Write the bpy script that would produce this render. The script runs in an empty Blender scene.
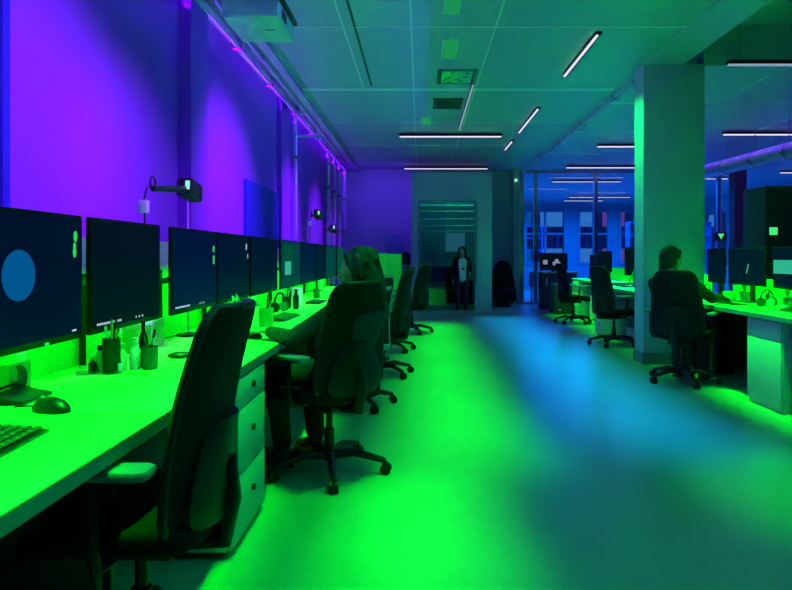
import bpy, bmesh, math, random
from mathutils import Vector, Matrix
random.seed(7)
PI = math.pi
S = bpy.context.scene
C = S.collection
def rad(a): return a * PI / 180

# ------------------------------------------------------------------ materials
M = {}
def mat(name, col, rough=0.5, metal=0.0, spec=0.5, noise=None, bump=0.0, coat=0.0):
    m = bpy.data.materials.new(name); m.use_nodes = True
    nt = m.node_tree; b = nt.nodes['Principled BSDF']
    b.inputs['Base Color'].default_value = (*col, 1)
    b.inputs['Roughness'].default_value = rough
    b.inputs['Metallic'].default_value = metal
    b.inputs['Specular IOR Level'].default_value = spec
    b.inputs['Coat Weight'].default_value = coat
    if noise:
        scale, amt = noise
        tc = nt.nodes.new('ShaderNodeTexCoord'); n = nt.nodes.new('ShaderNodeTexNoise')
        n.inputs['Scale'].default_value = scale; n.inputs['Detail'].default_value = 4
        nt.links.new(tc.outputs['Object'], n.inputs['Vector'])
        r = nt.nodes.new('ShaderNodeValToRGB')
        r.color_ramp.elements[0].color = (*[c * (1 - amt) for c in col], 1)
        r.color_ramp.elements[1].color = (*[min(1, c * (1 + amt)) for c in col], 1)
        r.color_ramp.elements[0].position = .35; r.color_ramp.elements[1].position = .65
        nt.links.new(n.outputs['Fac'], r.inputs['Fac']); nt.links.new(r.outputs['Color'], b.inputs['Base Color'])
        if bump:
            bp = nt.nodes.new('ShaderNodeBump'); bp.inputs['Strength'].default_value = bump; bp.inputs['Distance'].default_value = .01
            nt.links.new(n.outputs['Fac'], bp.inputs['Height']); nt.links.new(bp.outputs['Normal'], b.inputs['Normal'])
    M[name] = m; return m
def emat(name, col, s):
    m = bpy.data.materials.new(name); m.use_nodes = True
    b = m.node_tree.nodes['Principled BSDF']
    b.inputs['Base Color'].default_value = (.001, .001, .001, 1); b.inputs['Roughness'].default_value = .35; b.inputs['Specular IOR Level'].default_value = .02
    b.inputs['Emission Color'].default_value = (*col, 1); b.inputs['Emission Strength'].default_value = s
    M[name] = m; return m

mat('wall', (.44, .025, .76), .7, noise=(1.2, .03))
mat('far_wall', (.28, .34, .42), .6, noise=(1.2, .04))
mat('ceiling', (.42, .43, .56), .42, spec=.6, noise=(.8, .03))
mat('floor', (.32, .40, .30), .30, spec=.55, noise=(.6, .10))
mat('seam', (.80, .82, .84), .4)
mat('dark_seam', (.05, .05, .06), .6)
mat('column', (.42, .50, .62), .65, noise=(2, .03))
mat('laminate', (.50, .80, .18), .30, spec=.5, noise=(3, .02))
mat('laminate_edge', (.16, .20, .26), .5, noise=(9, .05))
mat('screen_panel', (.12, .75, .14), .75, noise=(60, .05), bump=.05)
mat('pedestal', (.55, .55, .55), .45, noise=(4, .02))
mat('pedestal_dark', (.05, .055, .06), .5, noise=(4, .05))
mat('black_plastic', (.009, .009, .010), .45, spec=.3, noise=(30, .1))
mat('satin_black', (.012, .012, .014), .35, spec=.35, noise=(30, .1))
mat('mesh_fabric', (.009, .009, .010), .8, spec=.2, noise=(220, .5), bump=.3)
mat('seat_fabric', (.010, .010, .012), .9, spec=.2, noise=(150, .4), bump=.3)
mat('grey_pad', (.30, .30, .30), .4, noise=(30, .05))
mat('piping', (.6, .6, .6), .4)
mat('bezel', (.003, .003, .004), .5, spec=.12)
mat('metal', (.55, .56, .60), .25, 1.0, noise=(12, .05))
mat('pipe', (.80, .55, .95), .22, 0.4, noise=(8, .05))
mat('duct', (.45, .47, .52), .35, 0.7, noise=(4, .08))
mat('blue_board', (.03, .02, .50), .8, noise=(40, .08))
mat('white_plastic', (.75, .75, .75), .4, noise=(9, .02))
mat('mint_plastic', (.35, .75, .55), .4, noise=(9, .02))
mat('skin', (.45, .27, .19), .55, noise=(40, .05))
mat('hair', (.008, .006, .005), .6, noise=(90, .5), bump=.5)
mat('jacket', (.012, .013, .015), .85, spec=.2, noise=(60, .3), bump=.3)
mat('grey_shirt', (.05, .053, .058), .85, spec=.2, noise=(60, .2), bump=.3)
mat('white_shirt', (.75, .75, .75), .8, noise=(40, .04))
mat('trousers', (.02, .022, .03), .85, noise=(60, .2))
mat('shoe', (.03, .03, .03), .5)
mat('eye', (.6, .6, .6), .2)
mat('leaf', (.10, .30, .06), .5, noise=(12, .35))
mat('pot', (.25, .22, .20), .6, noise=(12, .1))
mat('paper', (.7, .7, .66), .8, noise=(30, .04))
mat('green_plastic', (.15, .5, .12), .4, noise=(15, .1))
mat('teal_board', (.12, .32, .36), .7, noise=(15, .05))
mat('dark_wood', (.03, .03, .03), .5, noise=(8, .3))
mat('facade', (.12, .20, .45), .7, noise=(.8, .1))
mat('facade_red', (.35, .12, .25), .7, noise=(.8, .1))
emat('tube', (.80, .74, 1.0), 1.3)
emat('tube_dim', (.35, .55, .75), .7)
emat('panel_light', (.02, .55, .16), .55)
emat('screen_navy', (.0, .004, .022), 1.0)
emat('screen_black', (.0, .004, .010), 1.0)
emat('screen_blue', (.0, .005, .040), 1.0)
emat('screen_teal', (.0, .05, .05), 1.0)
emat('screen_green', (.0, .08, .035), 1.0)
emat('planet', (.0, .10, .30), 1.0)
emat('icon_green', (.02, .75, .10), 1.0)
emat('icon_white', (.5, .7, .85), 1.0)
emat('icon_teal', (.03, .50, .30), 1.0)
emat('indicator', (.2, .9, .35), 1.2)
emat('sign_green', (.05, .8, .2), 1.2)
emat('lamp_glow', (.25, .95, .75), 1.2)
emat('city_light', (.06, .30, .85), 1.0)
emat('city_blue', (.0, .13, .55), 1.0)
emat('city_red', (.30, .10, .55), .7)
emat('glow_teal', (.01, .09, .13), 1.0)
emat('photo_glow', (.35, .4, .55), .7)
def glass(name, tint, refl):
    m = bpy.data.materials.new(name); m.use_nodes = True; nt = m.node_tree; nt.nodes.clear()
    o = nt.nodes.new('ShaderNodeOutputMaterial'); mx = nt.nodes.new('ShaderNodeMixShader')
    t = nt.nodes.new('ShaderNodeBsdfTransparent'); t.inputs['Color'].default_value = (*tint, 1)
    g = nt.nodes.new('ShaderNodeBsdfGlossy'); g.inputs['Roughness'].default_value = .02
    mx.inputs[0].default_value = refl
    nt.links.new(t.outputs[0], mx.inputs[1]); nt.links.new(g.outputs[0], mx.inputs[2]); nt.links.new(mx.outputs[0], o.inputs[0])
    M[name] = m
glass('glass', (.88, .94, .98), .10)
glass('clear_plastic', (.7, .8, .75), .12)

# ------------------------------------------------------------------ mesh builder
class MB:
    def __init__(s): s.bm = bmesh.new()
    def add(s, other):
        me = bpy.data.meshes.new('tmp'); other.to_mesh(me); other.free(); s.bm.from_mesh(me); bpy.data.meshes.remove(me); return s
    def box(s, x0, x1, y0, y1, z0, z1, bev=0.0, seg=2, m=None):
        b = bmesh.new(); bmesh.ops.create_cube(b, size=1)
        for v in b.verts: v.co = Vector(((x0+x1)/2 + v.co.x*(x1-x0), (y0+y1)/2 + v.co.y*(y1-y0), (z0+z1)/2 + v.co.z*(z1-z0)))
        if bev: bmesh.ops.bevel(b, geom=list(b.edges), offset=bev, segments=seg, affect='EDGES', profile=.5)
        if m is not None: b.transform(m)
        return s.add(b)
    def cone(s, p, q, r0, r1, n=16):
        p, q = Vector(p), Vector(q); b = bmesh.new(); d = q - p
        bmesh.ops.create_cone(b, cap_ends=True, segments=n, radius1=r0, radius2=r1, depth=d.length)
        b.transform(Matrix.Translation((p+q)/2) @ d.to_track_quat('Z', 'Y').to_matrix().to_4x4())
        return s.add(b)
    def cyl(s, p, q, r, n=16): return s.cone(p, q, r, r, n)
    def ball(s, c, r, n=16, rot=None):
        b = bmesh.new(); bmesh.ops.create_uvsphere(b, u_segments=n, v_segments=max(6, n//2), radius=1)
        if not hasattr(r, '__len__'): r = (r, r, r)
        mt = Matrix.Translation(c) @ (rot if rot is not None else Matrix.Identity(4)) @ Matrix.Diagonal((*r, 1))
        b.transform(mt); return s.add(b)
    def cap(s, p, q, r0, r1, n=14):
        s.ball(p, r0, n); s.ball(q, r1, n)
        if (Vector(q)-Vector(p)).length > 1e-4: s.cone(p, q, r0, r1, n)
        return s
    def tube(s, pts, r, n=8, close=False):
        pts = [Vector(p) for p in pts]; rings = []; N = len(pts)
        rr = r if hasattr(r, '__len__') else [r]*N
        up = None; b = bmesh.new()
        for i, p in enumerate(pts):
            a = pts[(i-1) % N] if (close or i > 0) else p; c = pts[(i+1) % N] if (close or i < N-1) else p
            t = (c - a).normalized()
            if up is None: up = t.orthogonal().normalized()
            up = (up - t * up.dot(t)); up = up.normalized() if up.length > 1e-6 else t.orthogonal().normalized()
            w = t.cross(up)
            rings.append([b.verts.new(p + rr[i]*(math.cos(2*PI*k/n)*up + math.sin(2*PI*k/n)*w)) for k in range(n)])
        for i in range(N if close else N-1):
            A, B = rings[i], rings[(i+1) % N]
            for k in range(n): b.faces.new((A[k], A[(k+1) % n], B[(k+1) % n], B[k]))
        if not close: b.faces.new(rings[0][::-1]); b.faces.new(rings[-1])
        return s.add(b)
    def lathe(s, prof, c=(0, 0, 0), n=24):
        b = bmesh.new(); rings = []
        for r, z in prof: rings.append([b.verts.new((c[0]+max(r, 1e-4)*math.cos(2*PI*k/n), c[1]+max(r, 1e-4)*math.sin(2*PI*k/n), c[2]+z)) for k in range(n)])
        for A, B in zip(rings, rings[1:]):
            for k in range(n): b.faces.new((A[k], A[(k+1) % n], B[(k+1) % n], B[k]))
        b.faces.new(rings[0][::-1]); b.faces.new(rings[-1]); return s.add(b)
    def prism(s, poly, axis, a0, a1, bev=0.0):
        # poly: 2-D outline; axis x: poly is (y,z); y: (x,z); z: (x,y)
        b = bmesh.new()
        def P(u, v, a): return {'x': (a, u, v), 'y': (u, a, v), 'z': (u, v, a)}[axis]
        A = [b.verts.new(P(u, v, a0)) for u, v in poly]; B = [b.verts.new(P(u, v, a1)) for u, v in poly]
        b.faces.new(A[::-1]); b.faces.new(B); n = len(poly)
        for k in range(n): b.faces.new((A[k], A[(k+1) % n], B[(k+1) % n], B[k]))
        bmesh.ops.recalc_face_normals(b, faces=b.faces)
        if bev: bmesh.ops.bevel(b, geom=list(b.edges), offset=bev, segments=2, affect='EDGES', profile=.5)
        return s.add(b)
    def sheet(s, fn, nu, nv, th):
        # closed thick sheet from fn(u,v)->(point, normal)
        b = bmesh.new(); F = []; K = []
        for i in range(nu+1):
            f = []; k = []
            for j in range(nv+1):
                p, nn = fn(i/nu, j/nv); f.append(b.verts.new(p + nn*th/2)); k.append(b.verts.new(p - nn*th/2))
            F.append(f); K.append(k)
        for i in range(nu):
            for j in range(nv):
                b.faces.new((F[i][j], F[i+1][j], F[i+1][j+1], F[i][j+1])); b.faces.new((K[i][j], K[i][j+1], K[i+1][j+1], K[i+1][j]))
        for i in range(nu):
            b.faces.new((F[i][0], K[i][0], K[i+1][0], F[i+1][0])); b.faces.new((F[i][nv], F[i+1][nv], K[i+1][nv], K[i][nv]))
        for j in range(nv):
            b.faces.new((F[0][j], F[0][j+1], K[0][j+1], K[0][j])); b.faces.new((F[nu][j], K[nu][j], K[nu][j+1], F[nu][j+1]))
        bmesh.ops.recalc_face_normals(b, faces=b.faces)
        return s.add(b)
    def build(s, name, material, parent=None, smooth=True, xf=None):
        if xf is not None: s.bm.transform(xf)
        bmesh.ops.recalc_face_normals(s.bm, faces=s.bm.faces)
        me = bpy.data.meshes.new(name)
        s.bm.to_mesh(me); s.bm.free()
        me.materials.append(M[material] if isinstance(material, str) else material)
        if smooth:
            for p in me.polygons: p.use_smooth = True
            me.set_sharp_from_angle(angle=rad(38))
        o = bpy.data.objects.new(name, me); C.objects.link(o)
        if parent: o.parent = parent
        return o

def voxel(mb, name, material, parent, size=.009, it=5):
    """union of overlapping pieces grown into one continuous surface"""
    o = mb.build(name, material, parent)
    r = o.modifiers.new('r', 'REMESH'); r.mode = 'VOXEL'; r.voxel_size = size; r.use_smooth_shade = True
    sm = o.modifiers.new('s', 'SMOOTH'); sm.factor = .5; sm.iterations = it
    dg = bpy.context.evaluated_depsgraph_get(); dg.update()
    me = bpy.data.meshes.new_from_object(o.evaluated_get(dg)); o.modifiers.clear(); o.data = me
    for p in me.polygons: p.use_smooth = True
    return o

def tag(o, label, cat, group=None, kind=None):
    o['label'] = label; o['category'] = cat
    if group: o['group'] = group
    if kind: o['kind'] = kind
    return o
def thing(name, label, cat, loc=(0, 0, 0), rz=0, group=None):
    o = bpy.data.objects.new(name, None); C.objects.link(o); o.location = loc; o.rotation_euler = (0, 0, rz)
    o.empty_display_size = .05
    return tag(o, label, cat, group)
def struct(name, mb, m, smooth=False):
    o = mb.build(name, m, None, smooth); o['kind'] = 'structure'; return o
def kids(o): return [c for c in bpy.data.objects if c.parent == o]
def copy_tree(o, parent=None):
    c = o.copy(); C.objects.link(c)
    if parent: c.parent = parent
    for ch in kids(o): copy_tree(ch, c)
    return c
def dup(o, loc, rz, label, group=None):
    c = copy_tree(o); c.location = loc; c.rotation_euler = (0, 0, rz); c['label'] = label
    if group: c['group'] = group
    return c

# ------------------------------------------------------------------ camera
F = 620.0
cam = bpy.data.cameras.new('camera'); co = bpy.data.objects.new('camera', cam); C.objects.link(co)
co.location = (0, 0, 1.19); co.rotation_euler = (PI/2, 0, 0)
cam.sensor_width = 36; cam.lens = F/792*36; cam.shift_x = -24/792; cam.shift_y = -39/792
cam.clip_start = .05; cam.clip_end = 200
S.camera = co

# ------------------------------------------------------------------ shell
WX, RX, ZC = -1.85, 10.5, 3.31
struct('floor', MB().box(WX-.3, RX+.3, -3.2, 25.4, -.1, 0), 'floor')
cb = MB().box(WX-.3, 2.9, -3.2, 15.5, ZC, ZC+.12)
cb.box(2.9, RX+.3, 7.0, 25.4, ZC, ZC+.12); cb.box(2.9, RX+.3, -3.2, 7.0, 3.75, 3.87); cb.box(2.47, 2.9, 15.5, 25.4, ZC, ZC+.12)
cb.box(2.86, 2.9, -3.2, 7.0, ZC+.12, 3.75)
struct('ceiling', cb, 'ceiling')
# crossbeam to the right of the column, and a lower ledge of the bay
struct('trim_1', MB().box(3.14, RX, 6.86, 7.25, 3.295, 3.75), 'ceiling')
struct('trim_2', MB().box(2.47, 2.9, -3.2, 6.83, ZC-.012, ZC), 'ceiling')
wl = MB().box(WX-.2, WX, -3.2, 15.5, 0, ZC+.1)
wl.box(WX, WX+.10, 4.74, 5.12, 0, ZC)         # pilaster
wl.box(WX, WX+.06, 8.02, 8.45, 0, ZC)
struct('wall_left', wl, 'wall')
struct('trim_3', MB().box(WX, WX+.02, 2.72, 2.77, 0, ZC), 'blue_board')
rw = MB().box(RX, RX+.2, -3.2, 25.4, 0, .85).box(RX, RX+.2, -3.2, 25.4, 2.75, 3.9)
rwins = [(14.2, 16.6), (18.2, 20.15), (21.1, 22.95)]
ys = [-3.2] + [v for p in rwins for v in p] + [25.4]
for i in range(0, len(ys), 2): rw.box(RX, RX+.2, ys[i], ys[i+1], .85, 2.75)
struct('wall_right', rw, 'far_wall')
for i, (a, b) in enumerate(rwins):
    f = MB(); x0, x1 = RX-.04, RX+.06
    f.box(x0, x1, a, b, .85, .93).box(x0, x1, a, b, 2.67, 2.75).box(x0, x1, a, a+.08, .93, 2.67).box(x0, x1, b-.08, b, .93, 2.67).box(x0, x1, (a+b)/2-.03, (a+b)/2+.03, .93, 2.67)
    w = struct('window_%d' % (i+5), f, 'metal')
    MB().box(RX+.08, RX+.09, a+.08, b-.08, .93, 2.67).build('window_pane', 'glass', w)
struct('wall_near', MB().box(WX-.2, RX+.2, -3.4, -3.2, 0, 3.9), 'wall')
struct('wall_back', MB().box(WX-.2, 1.70, 15.3, 15.5, 0, ZC).box(1.70, 2.47, 15.45, 15.6, 0, ZC), 'far_wall')
# room divider where the glazed wing starts
struct('wall_inner', MB().box(2.30, 2.47, 15.31, 15.44, 0, ZC).box(2.40, 2.55, 15.5, 25.2, 0, ZC), 'far_wall')
# far wall of the wing with window holes
fw = MB(); FY = 25.0
wins = [(4.2, 5.9), (6.35, 7.65), (8.0, 9.7)]
fw.box(2.4, RX, FY, FY+.25, 0, .85).box(2.4, RX, FY, FY+.25, 3.05, ZC)
xs = [2.4] + [w for p in wins for w in p] + [RX]
for i in range(0, len(xs), 2): fw.box(xs[i], xs[i+1], FY, FY+.25, .85, 3.05)
struct('wall_far', fw, 'far_wall')
for i, (a, b) in enumerate(wins):
    f = MB(); y0, y1 = FY-.05, FY+.06
    f.box(a, b, y0, y1, .85, .95).box(a, b, y0, y1, 2.95, 3.05).box(a, a+.1, y0, y1, .95, 2.95).box(b-.1, b, y0, y1, .95, 2.95)
    f.box((a+b)/2-.04, (a+b)/2+.04, y0, y1, .95, 2.95).box(a+.1, b-.1, y0, y1, 2.05, 2.12)
    w = struct('window_%d' % (i+1), f, 'far_wall')
    p = MB().box(a+.1, b-.1, FY+.08, FY+.09, .95, 2.95).build('window_pane', 'glass', w)
# glazed partition
gp = MB(); GY = 15.36
posts = [2.52, 2.86, 4.35, 5.9, 7.4]
for x in posts: gp.box(x-.045, x+.045, GY-.04, GY+.06, 0, ZC)
gp.box(2.47, 7.45, GY-.03, GY+.05, 0, .06).box(2.47, 7.45, GY-.03, GY+.05, ZC-.07, ZC)
w4 = struct('window_4', gp, 'metal')
for a, b in zip(posts, posts[1:]): MB().box(a+.045, b-.045, GY, GY+.012, .06, ZC-.07).build('window_pane', 'glass', w4)
# skirting and ceiling seams
struct('baseboard_left', MB().box(WX, WX+.015, -3.2, 15.3, 0, .1), 'laminate_edge')
struct('baseboard_back', MB().box(WX, 2.30, 15.285, 15.3, 0, .1), 'laminate_edge')
g = MB()
for y in (3.7, 5.74, 9.8, 11.9): g.box(-1.5, 2.47, y-.008, y+.008, ZC-.006, ZC)
g.box(-1.5, 2.47, 7.84, 7.94, ZC-.006, ZC)
for x, a, b in ((-.71, 3.0, 7.8), (-.08, -1, 15), (.70, -1, 15)): g.box(x-.008, x+.008, a, b, ZC-.006, ZC)
for y in (8.6, 10.6, 12.8): g.box(2.5, RX, y-.02, y+.02, ZC-.006, ZC)
for x in (4.1, 5.7, 7.3): g.box(x-.008, x+.008, 7.3, 15, ZC-.006, ZC)
struct('trim_4', g, 'seam')
struct('trim_5', MB().box(-.615, -.59, 5.0, 7.7, ZC-.006, ZC), 'dark_seam')
# concrete column with plinth
col = struct('trim_6', MB().box(2.46, 3.14, 6.83, 7.12, .12, ZC, .012), 'column', True)
struct('baseboard_column', MB().box(2.45, 3.15, 6.82, 7.13, 0, .12, .004), 'laminate_edge')
# soffit strip above the left wall
struct('trim_7', MB().box(WX, -1.50, -3.2, 15.3, ZC-.05, ZC), 'ceiling')
# black column in the wing
struct('trim_8', MB().box(6.95, 7.22, 13.7, 13.95, 0, ZC), 'dark_wood')
# glazed cubicle at the end of the aisle
cu = MB(); CY = 13.0
cu.box(-.17, -.04, CY, CY+.12, 0, 2.94).box(1.195, 1.51, CY, CY+.3, 0, 2.94).box(-.04, 1.195, CY, CY+.12, 2.36, 2.94)
cu.box(-.17, -.07, CY+.12, 15.28, 0, 2.94).box(1.41, 1.51, CY+.3, 15.28, 0, 2.94).box(-.17, 1.51, CY+.12, 15.28, 2.88, 2.94)
struct('wall_cubicle', cu, 'column')
dj = struct('door_1', MB().box(-.04, 0, CY-.02, CY+.13, 0, 2.36).box(1.155, 1.195, CY-.02, CY+.13, 0, 2.36).box(0, 1.155, CY-.02, CY+.13, 2.32, 2.36), 'metal')
MB().box(.0, .55, CY+.05, CY+.062, .02, 2.32).build('door_pane', 'glass', dj)

# ------------------------------------------------------------------ ceiling things
def luminaire(x0, x1, y0, y1, z, label, group, m='tube', top_z=None):
    cx, cy = (x0+x1)/2, (y0+y1)/2
    t = thing('linear_light', label, 'ceiling light', (cx, cy, z), 0, group)
    a, b = (x1-x0)/2, (y1-y0)/2
    MB().box(-a, a, -b, b, .012, .055, .004).build('housing', 'satin_black', t)
    MB().box(-a+.01, a-.01, -b+.008, b-.008, -.004, .012, .003).build('diffuser', m, t) if a > b else MB().box(-a+.004, -a+.026, -b+.008, b-.008, -.004, .012, .003).build('diffuser', m, t)
    top = (top_z or ZC) - z
    ax = (a*.8, 0) if a > b else (0, b*.8)
    if top > .07:
        for s in (-1, 1): MB().cyl((s*ax[0], s*ax[1], .055), (s*ax[0], s*ax[1], top), .004, 6).build('hanger', 'metal', t)
GL = 'white cross-aisle ceiling lights'
def lat(x0p, x1p, yp, z, label):
    d = F*(z-1.19)/(256-yp); luminaire((x0p-420)/F*d, (x1p-420)/F*d, d-.03, d+.03, z, label, GL)
lat(399, 502, 137, 3.24, 'long white light bar across the main aisle, nearer of the pair over it')
lat(404, 488, 169, 3.24, 'white light bar hanging closest to the end wall above the glazed cubicle')
lat(597, 660, 147, 3.24, 'white light bar half hidden behind the concrete column, the higher one')
lat(566, 650, 168, 3.24, 'white light bar in front of the glass partition, left end clear of the column')
lat(552, 621, 182, 3.24, 'white light bar just inside the glass partition, below two others')
lat(569, 630, 197.5, 3.2, 'thin far light bar in the glazed wing, upper of the close pair')
lat(564, 603, 201, 3.2, 'thin short far light bar in the glazed wing, lower of the close pair')
lat(723, 815, 135, 3.24, 'bright light bar right of the column under the purple ceiling')
lat(703, 728, 179, 3.24, 'short light bar just right of the column above the blue wing')
lat(780, 830, 173, 3.24, 'light bar at the right picture edge beside the black cabinet')
d_ = 6.7; luminaire(3.32, 4.6, d_-.03, d_+.03, 3.25, 'light bar hanging right in front of the crossbeam at the top right', GL, 'tube_dim', 3.75)
GA = 'narrow ceiling lights running along the aisle'
luminaire(1.66, 1.72, 5.85, 7.2, 3.27, 'nearest narrow ceiling light running along the aisle, largest of the row', GA)
luminaire(1.66, 1.72, 8.8, 10.5, 3.27, 'middle narrow ceiling light running along the aisle', GA)
luminaire(1.66, 1.72, 11.3, 12.2, 3.27, 'farthest and shortest narrow ceiling light running along the aisle', GA)
luminaire(1.66, 1.72, 3.9, 5.0, 3.27, 'narrow ceiling light cut off by the top of the picture', GA, 'tube_dim')
luminaire(.635, .665, 7.6, 10.3, 3.28, 'very thin pale light strip running from the air vent to the first aisle light', GA, 'tube_dim')
for i, (x, y, w, l, lb) in enumerate(((.30, 6.33, .13, .6, 'small glowing green ceiling panel in front of the air vent'), (.10, 9.7, .13, .5, 'small green ceiling panel behind the air vent'), (.27, 5.2, .12, .4, 'dim small green ceiling panel nearest the camera'))):
    t = thing('ceiling_panel_light', lb, 'ceiling light', (x, y, ZC), 0, 'small green ceiling panels')
    MB().box(-w/2-.012, w/2+.012, -l/2-.012, l/2+.012, -.012, 0).build('frame', 'seam', t)
    MB().box(-w/2, w/2, -l/2, l/2, -.016, -.011).build('diffuser', 'panel_light', t)
def vent(x, y, w, l, lb, fm):
    t = thing('air_vent', lb, 'air vent', (x, y, ZC), 0, 'square ceiling air vents')
    f = MB()
    for a in (-1, 1): f.box(a*w/2-.02, a*w/2+.02, -l/2-.02, l/2+.02, -.02, 0); f.box(-w/2, w/2, a*l/2-.02, a*l/2+.02, -.02, 0)
    f.build('frame', fm, t)
    MB().box(-w/2+.02, w/2-.02, -l/2+.02, l/2-.02, -.004, -.001).build('backing', 'dark_seam', t)
    s = MB()
    for k in range(9):
        yy = -l/2+.05+(l-.1)*k/8
        s.box(-w/2+.03, w/2-.03, -.006, .006, -.02, .0, m=Matrix.Translation((0, yy, -.004)) @ Matrix.Rotation(rad(35), 4, 'X'))
    random.seed(3)
    for k in range(14):
        s.box(-.02, .02, -.02, .02, -.022, -.012, m=Matrix.Translation((random.uniform(-w/2+.06, w/2-.06), random.uniform(-l/2+.06, l/2-.06), 0)) @ Matrix.Rotation(random.random()*3, 4, 'Z'))
    s.build('slat', fm, t)
vent(.43, 7.3, .42, .52, 'square black and pale ceiling air vent in the green-lit ceiling', 'metal')
vent(.38, 8.6, .36, .5, 'dark purple-lit ceiling air vent behind the black and pale one', 'dark_seam')
# projector hung at the top left
t = thing('projector', 'pale box projector hanging from a black mount at the top left', 'projector', (-1.07, 3.9, 2.695))
MB().box(-.18, .18, 0, .48, 0, .12, .015, 3).build('body', 'mint_plastic', t)
MB().box(-.19, .20, -.02, .50, .122, .15, .004).build('mount_plate', 'black_plastic', t)
MB().cyl((0, .2, .15), (0, .2, .615), .025).build('mount_pole', 'black_plastic', t)
MB().box(.04, .10, .22, .232, -.002, .002).build('status_slot', 'black_plastic', t)
MB().box(-.182, -.178, .06, .28, .03, .09).build('side_grille', 'dark_seam', t)
MB().box(.178, .184, .10, .22, .03, .09).build('lens_window', 'black_plastic', t)
# pipes on the left wall
def piperun(name, pts, r, lb, m='pipe', grp=None, clamps=()):
    t = thing(name, lb, 'pipe', pts[0], 0, grp); p0 = Vector(pts[0])
    MB().tube([Vector(p)-p0 for p in pts], r, 12).build('pipe_run', m, t)
    for c in clamps:
        c = Vector(c)-p0
        if name == 'ceiling_pipe': MB().box(c.x-r*2, c.x+r*2, c.y-.03, c.y+.03, c.z-r*1.5, ZC-.05-p0.z).build('clamp', 'metal', t)
        else: MB().box(WX+.001-p0.x, c.x+r*1.5, c.y-r*1.8, c.y+r*1.8, c.z-.02, c.z+.02).build('clamp', 'metal', t)
piperun('ceiling_pipe', [(-1.74, -3, 3.20), (-1.74, 14.6, 3.20)], .028, 'shiny purple-lit pipe running along the top of the left wall', clamps=[(-1.74, y, 3.20) for y in (3.2, 4.6, 5.9, 7.2, 8.6, 10, 11.4, 12.8)])
piperun('ceiling_pipe', [(-1.64, -3, 3.235), (-1.64, 9.3, 3.235), (-1.66, 14, 3.235)], .014, 'thin second pipe beside the shiny one under the ceiling edge', clamps=[(-1.64, y, 3.235) for y in (3.8, 6.4, 8.8)])
piperun('ceiling_pipe', [(2.52, 7.3, 3.24), (2.52, 15.2, 3.24)], .025, 'pale blue pipe running from the column top to the glass partition', clamps=[(2.52, y, 3.24) for y in (8, 9.6, 11.2, 13)])
t = thing('pipe_bracket', 'short horizontal pink-lit bracket across the wall pipe', 'bracket', (-1.83, 9.35, 2.98))
MB().box(-.02, .38, -.03, .03, 0, .04, .005).build('bracket_arm', 'pipe', t); MB().cyl((.30, 0, -.05), (.30, 0, 0), .03).build('lamp_head', 'metal', t)
pls = ['first and nearest', 'second', 'third', 'last and farthest']
for k, y in enumerate((11.9, 12.7, 13.55, 14.4)):
    piperun('wall_pipe', [(-1.76, y, .0), (-1.76, y, 3.17)], .042, pls[k] + ' of the four vertical pipes at the end of the left wall', grp='vertical pipes on the left wall', clamps=[(-1.76, y, z) for z in (1.1, 1.75, 2.5)])
piperun('wall_pipe', [(-1.79, 8.9, .0), (-1.79, 8.9, 3.25)], .03, 'single vertical pipe on the left wall beyond the blue board', grp='vertical pipes on the left wall', clamps=[(-1.79, 8.9, z) for z in (1.3, 2.6)])
# blue board on left wall
t = thing('pinboard', 'flat blue pinboard on the purple-lit left wall above the monitors', 'pinboard', (WX, 7.26, 1.0))
MB().box(.001, .03, -.76, .76, 0, 1.0, .003).build('board', 'blue_board', t)
MB().box(.001, .036, .76, .80, 0, 1.0).build('edge_strip', 'dark_seam', t)
# board on far wall + extinguisher shaped cabinet
t = tag(MB().box(-.86, -.42, 15.26, 15.3, 1.25, 1.73, .004).build('wall_panel', 'teal_board'), 'small teal board on the dark blue end wall above the green divider', 'board')
t = thing('water_cooler', 'slim pale water cooler with dark bottle against the end wall', 'water cooler', (-.32, 13.6, 0))
MB().box(-.13, .13, -.14, .14, 0, 1.0, .02).build('cooler_body', 'teal_board', t)
MB().lathe([(.10, 0), (.11, .03), (.11, .22), (.06, .28), (.0, .29)], (0, 0, 1.0)).build('bottle', 'black_plastic', t)
MB().box(-.05, .05, -.16, -.14, .78, .84).build('tap_recess', 'black_plastic', t)
# exit lamp
t = tag(MB().box(2.33, 2.39, 15.2, 15.3, 3.02, 3.09, .01).build('indicator_lamp', 'indicator'), 'tiny yellow-green indicator light high on the dark end wall', 'indicator light')
# bars imitating light lines inside cubicle, sofa, table
bl = thing('window_blind', 'pale bars imitating rows of light lines behind the cubicle doorway', 'blind', (.58, 13.32, 0))  # pale bars put in for the light lines of ceiling lamps
for k in range(5):
    z = (2.26, 2.14, 1.98, 1.83, 1.72)[k]
    MB().box(-.57, .57, -.03, .03, z, z+(.05, .025, .02, .025, .015)[k]).build('slat', 'white_plastic', bl)
MB().box(-.5, -.48, -.01, .01, 1.5, 2.34).build('cord', 'pipe', bl); MB().box(.5, .52, -.01, .01, 1.5, 2.34).build('cord', 'pipe', bl)
MB().box(-.57, .57, -.04, .04, 2.35, 2.87).build('bar_top', 'dark_seam', bl)
t = thing('sofa', 'dark sofa with rounded back inside the glazed cubicle', 'sofa', (.55, 14.3, 0))
MB().box(-.55, .55, -.35, .35, .12, .45, .04, 3).build('seat', 'seat_fabric', t); MB().box(-.55, .55, .2, .4, .4, .95, .08, 3).build('backrest', 'seat_fabric', t)
for s in (-1, 1): MB().box(s*.56-.08, s*.56+.08, -.38, .38, .12, .65, .05, 3).build('armrest', 'seat_fabric', t)
for s in (-1, 1):
    for u in (-1, 1): MB().cyl((s*.45, u*.3, 0), (s*.45, u*.3, .14), .02, 8).build('leg', 'metal', t)
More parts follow.
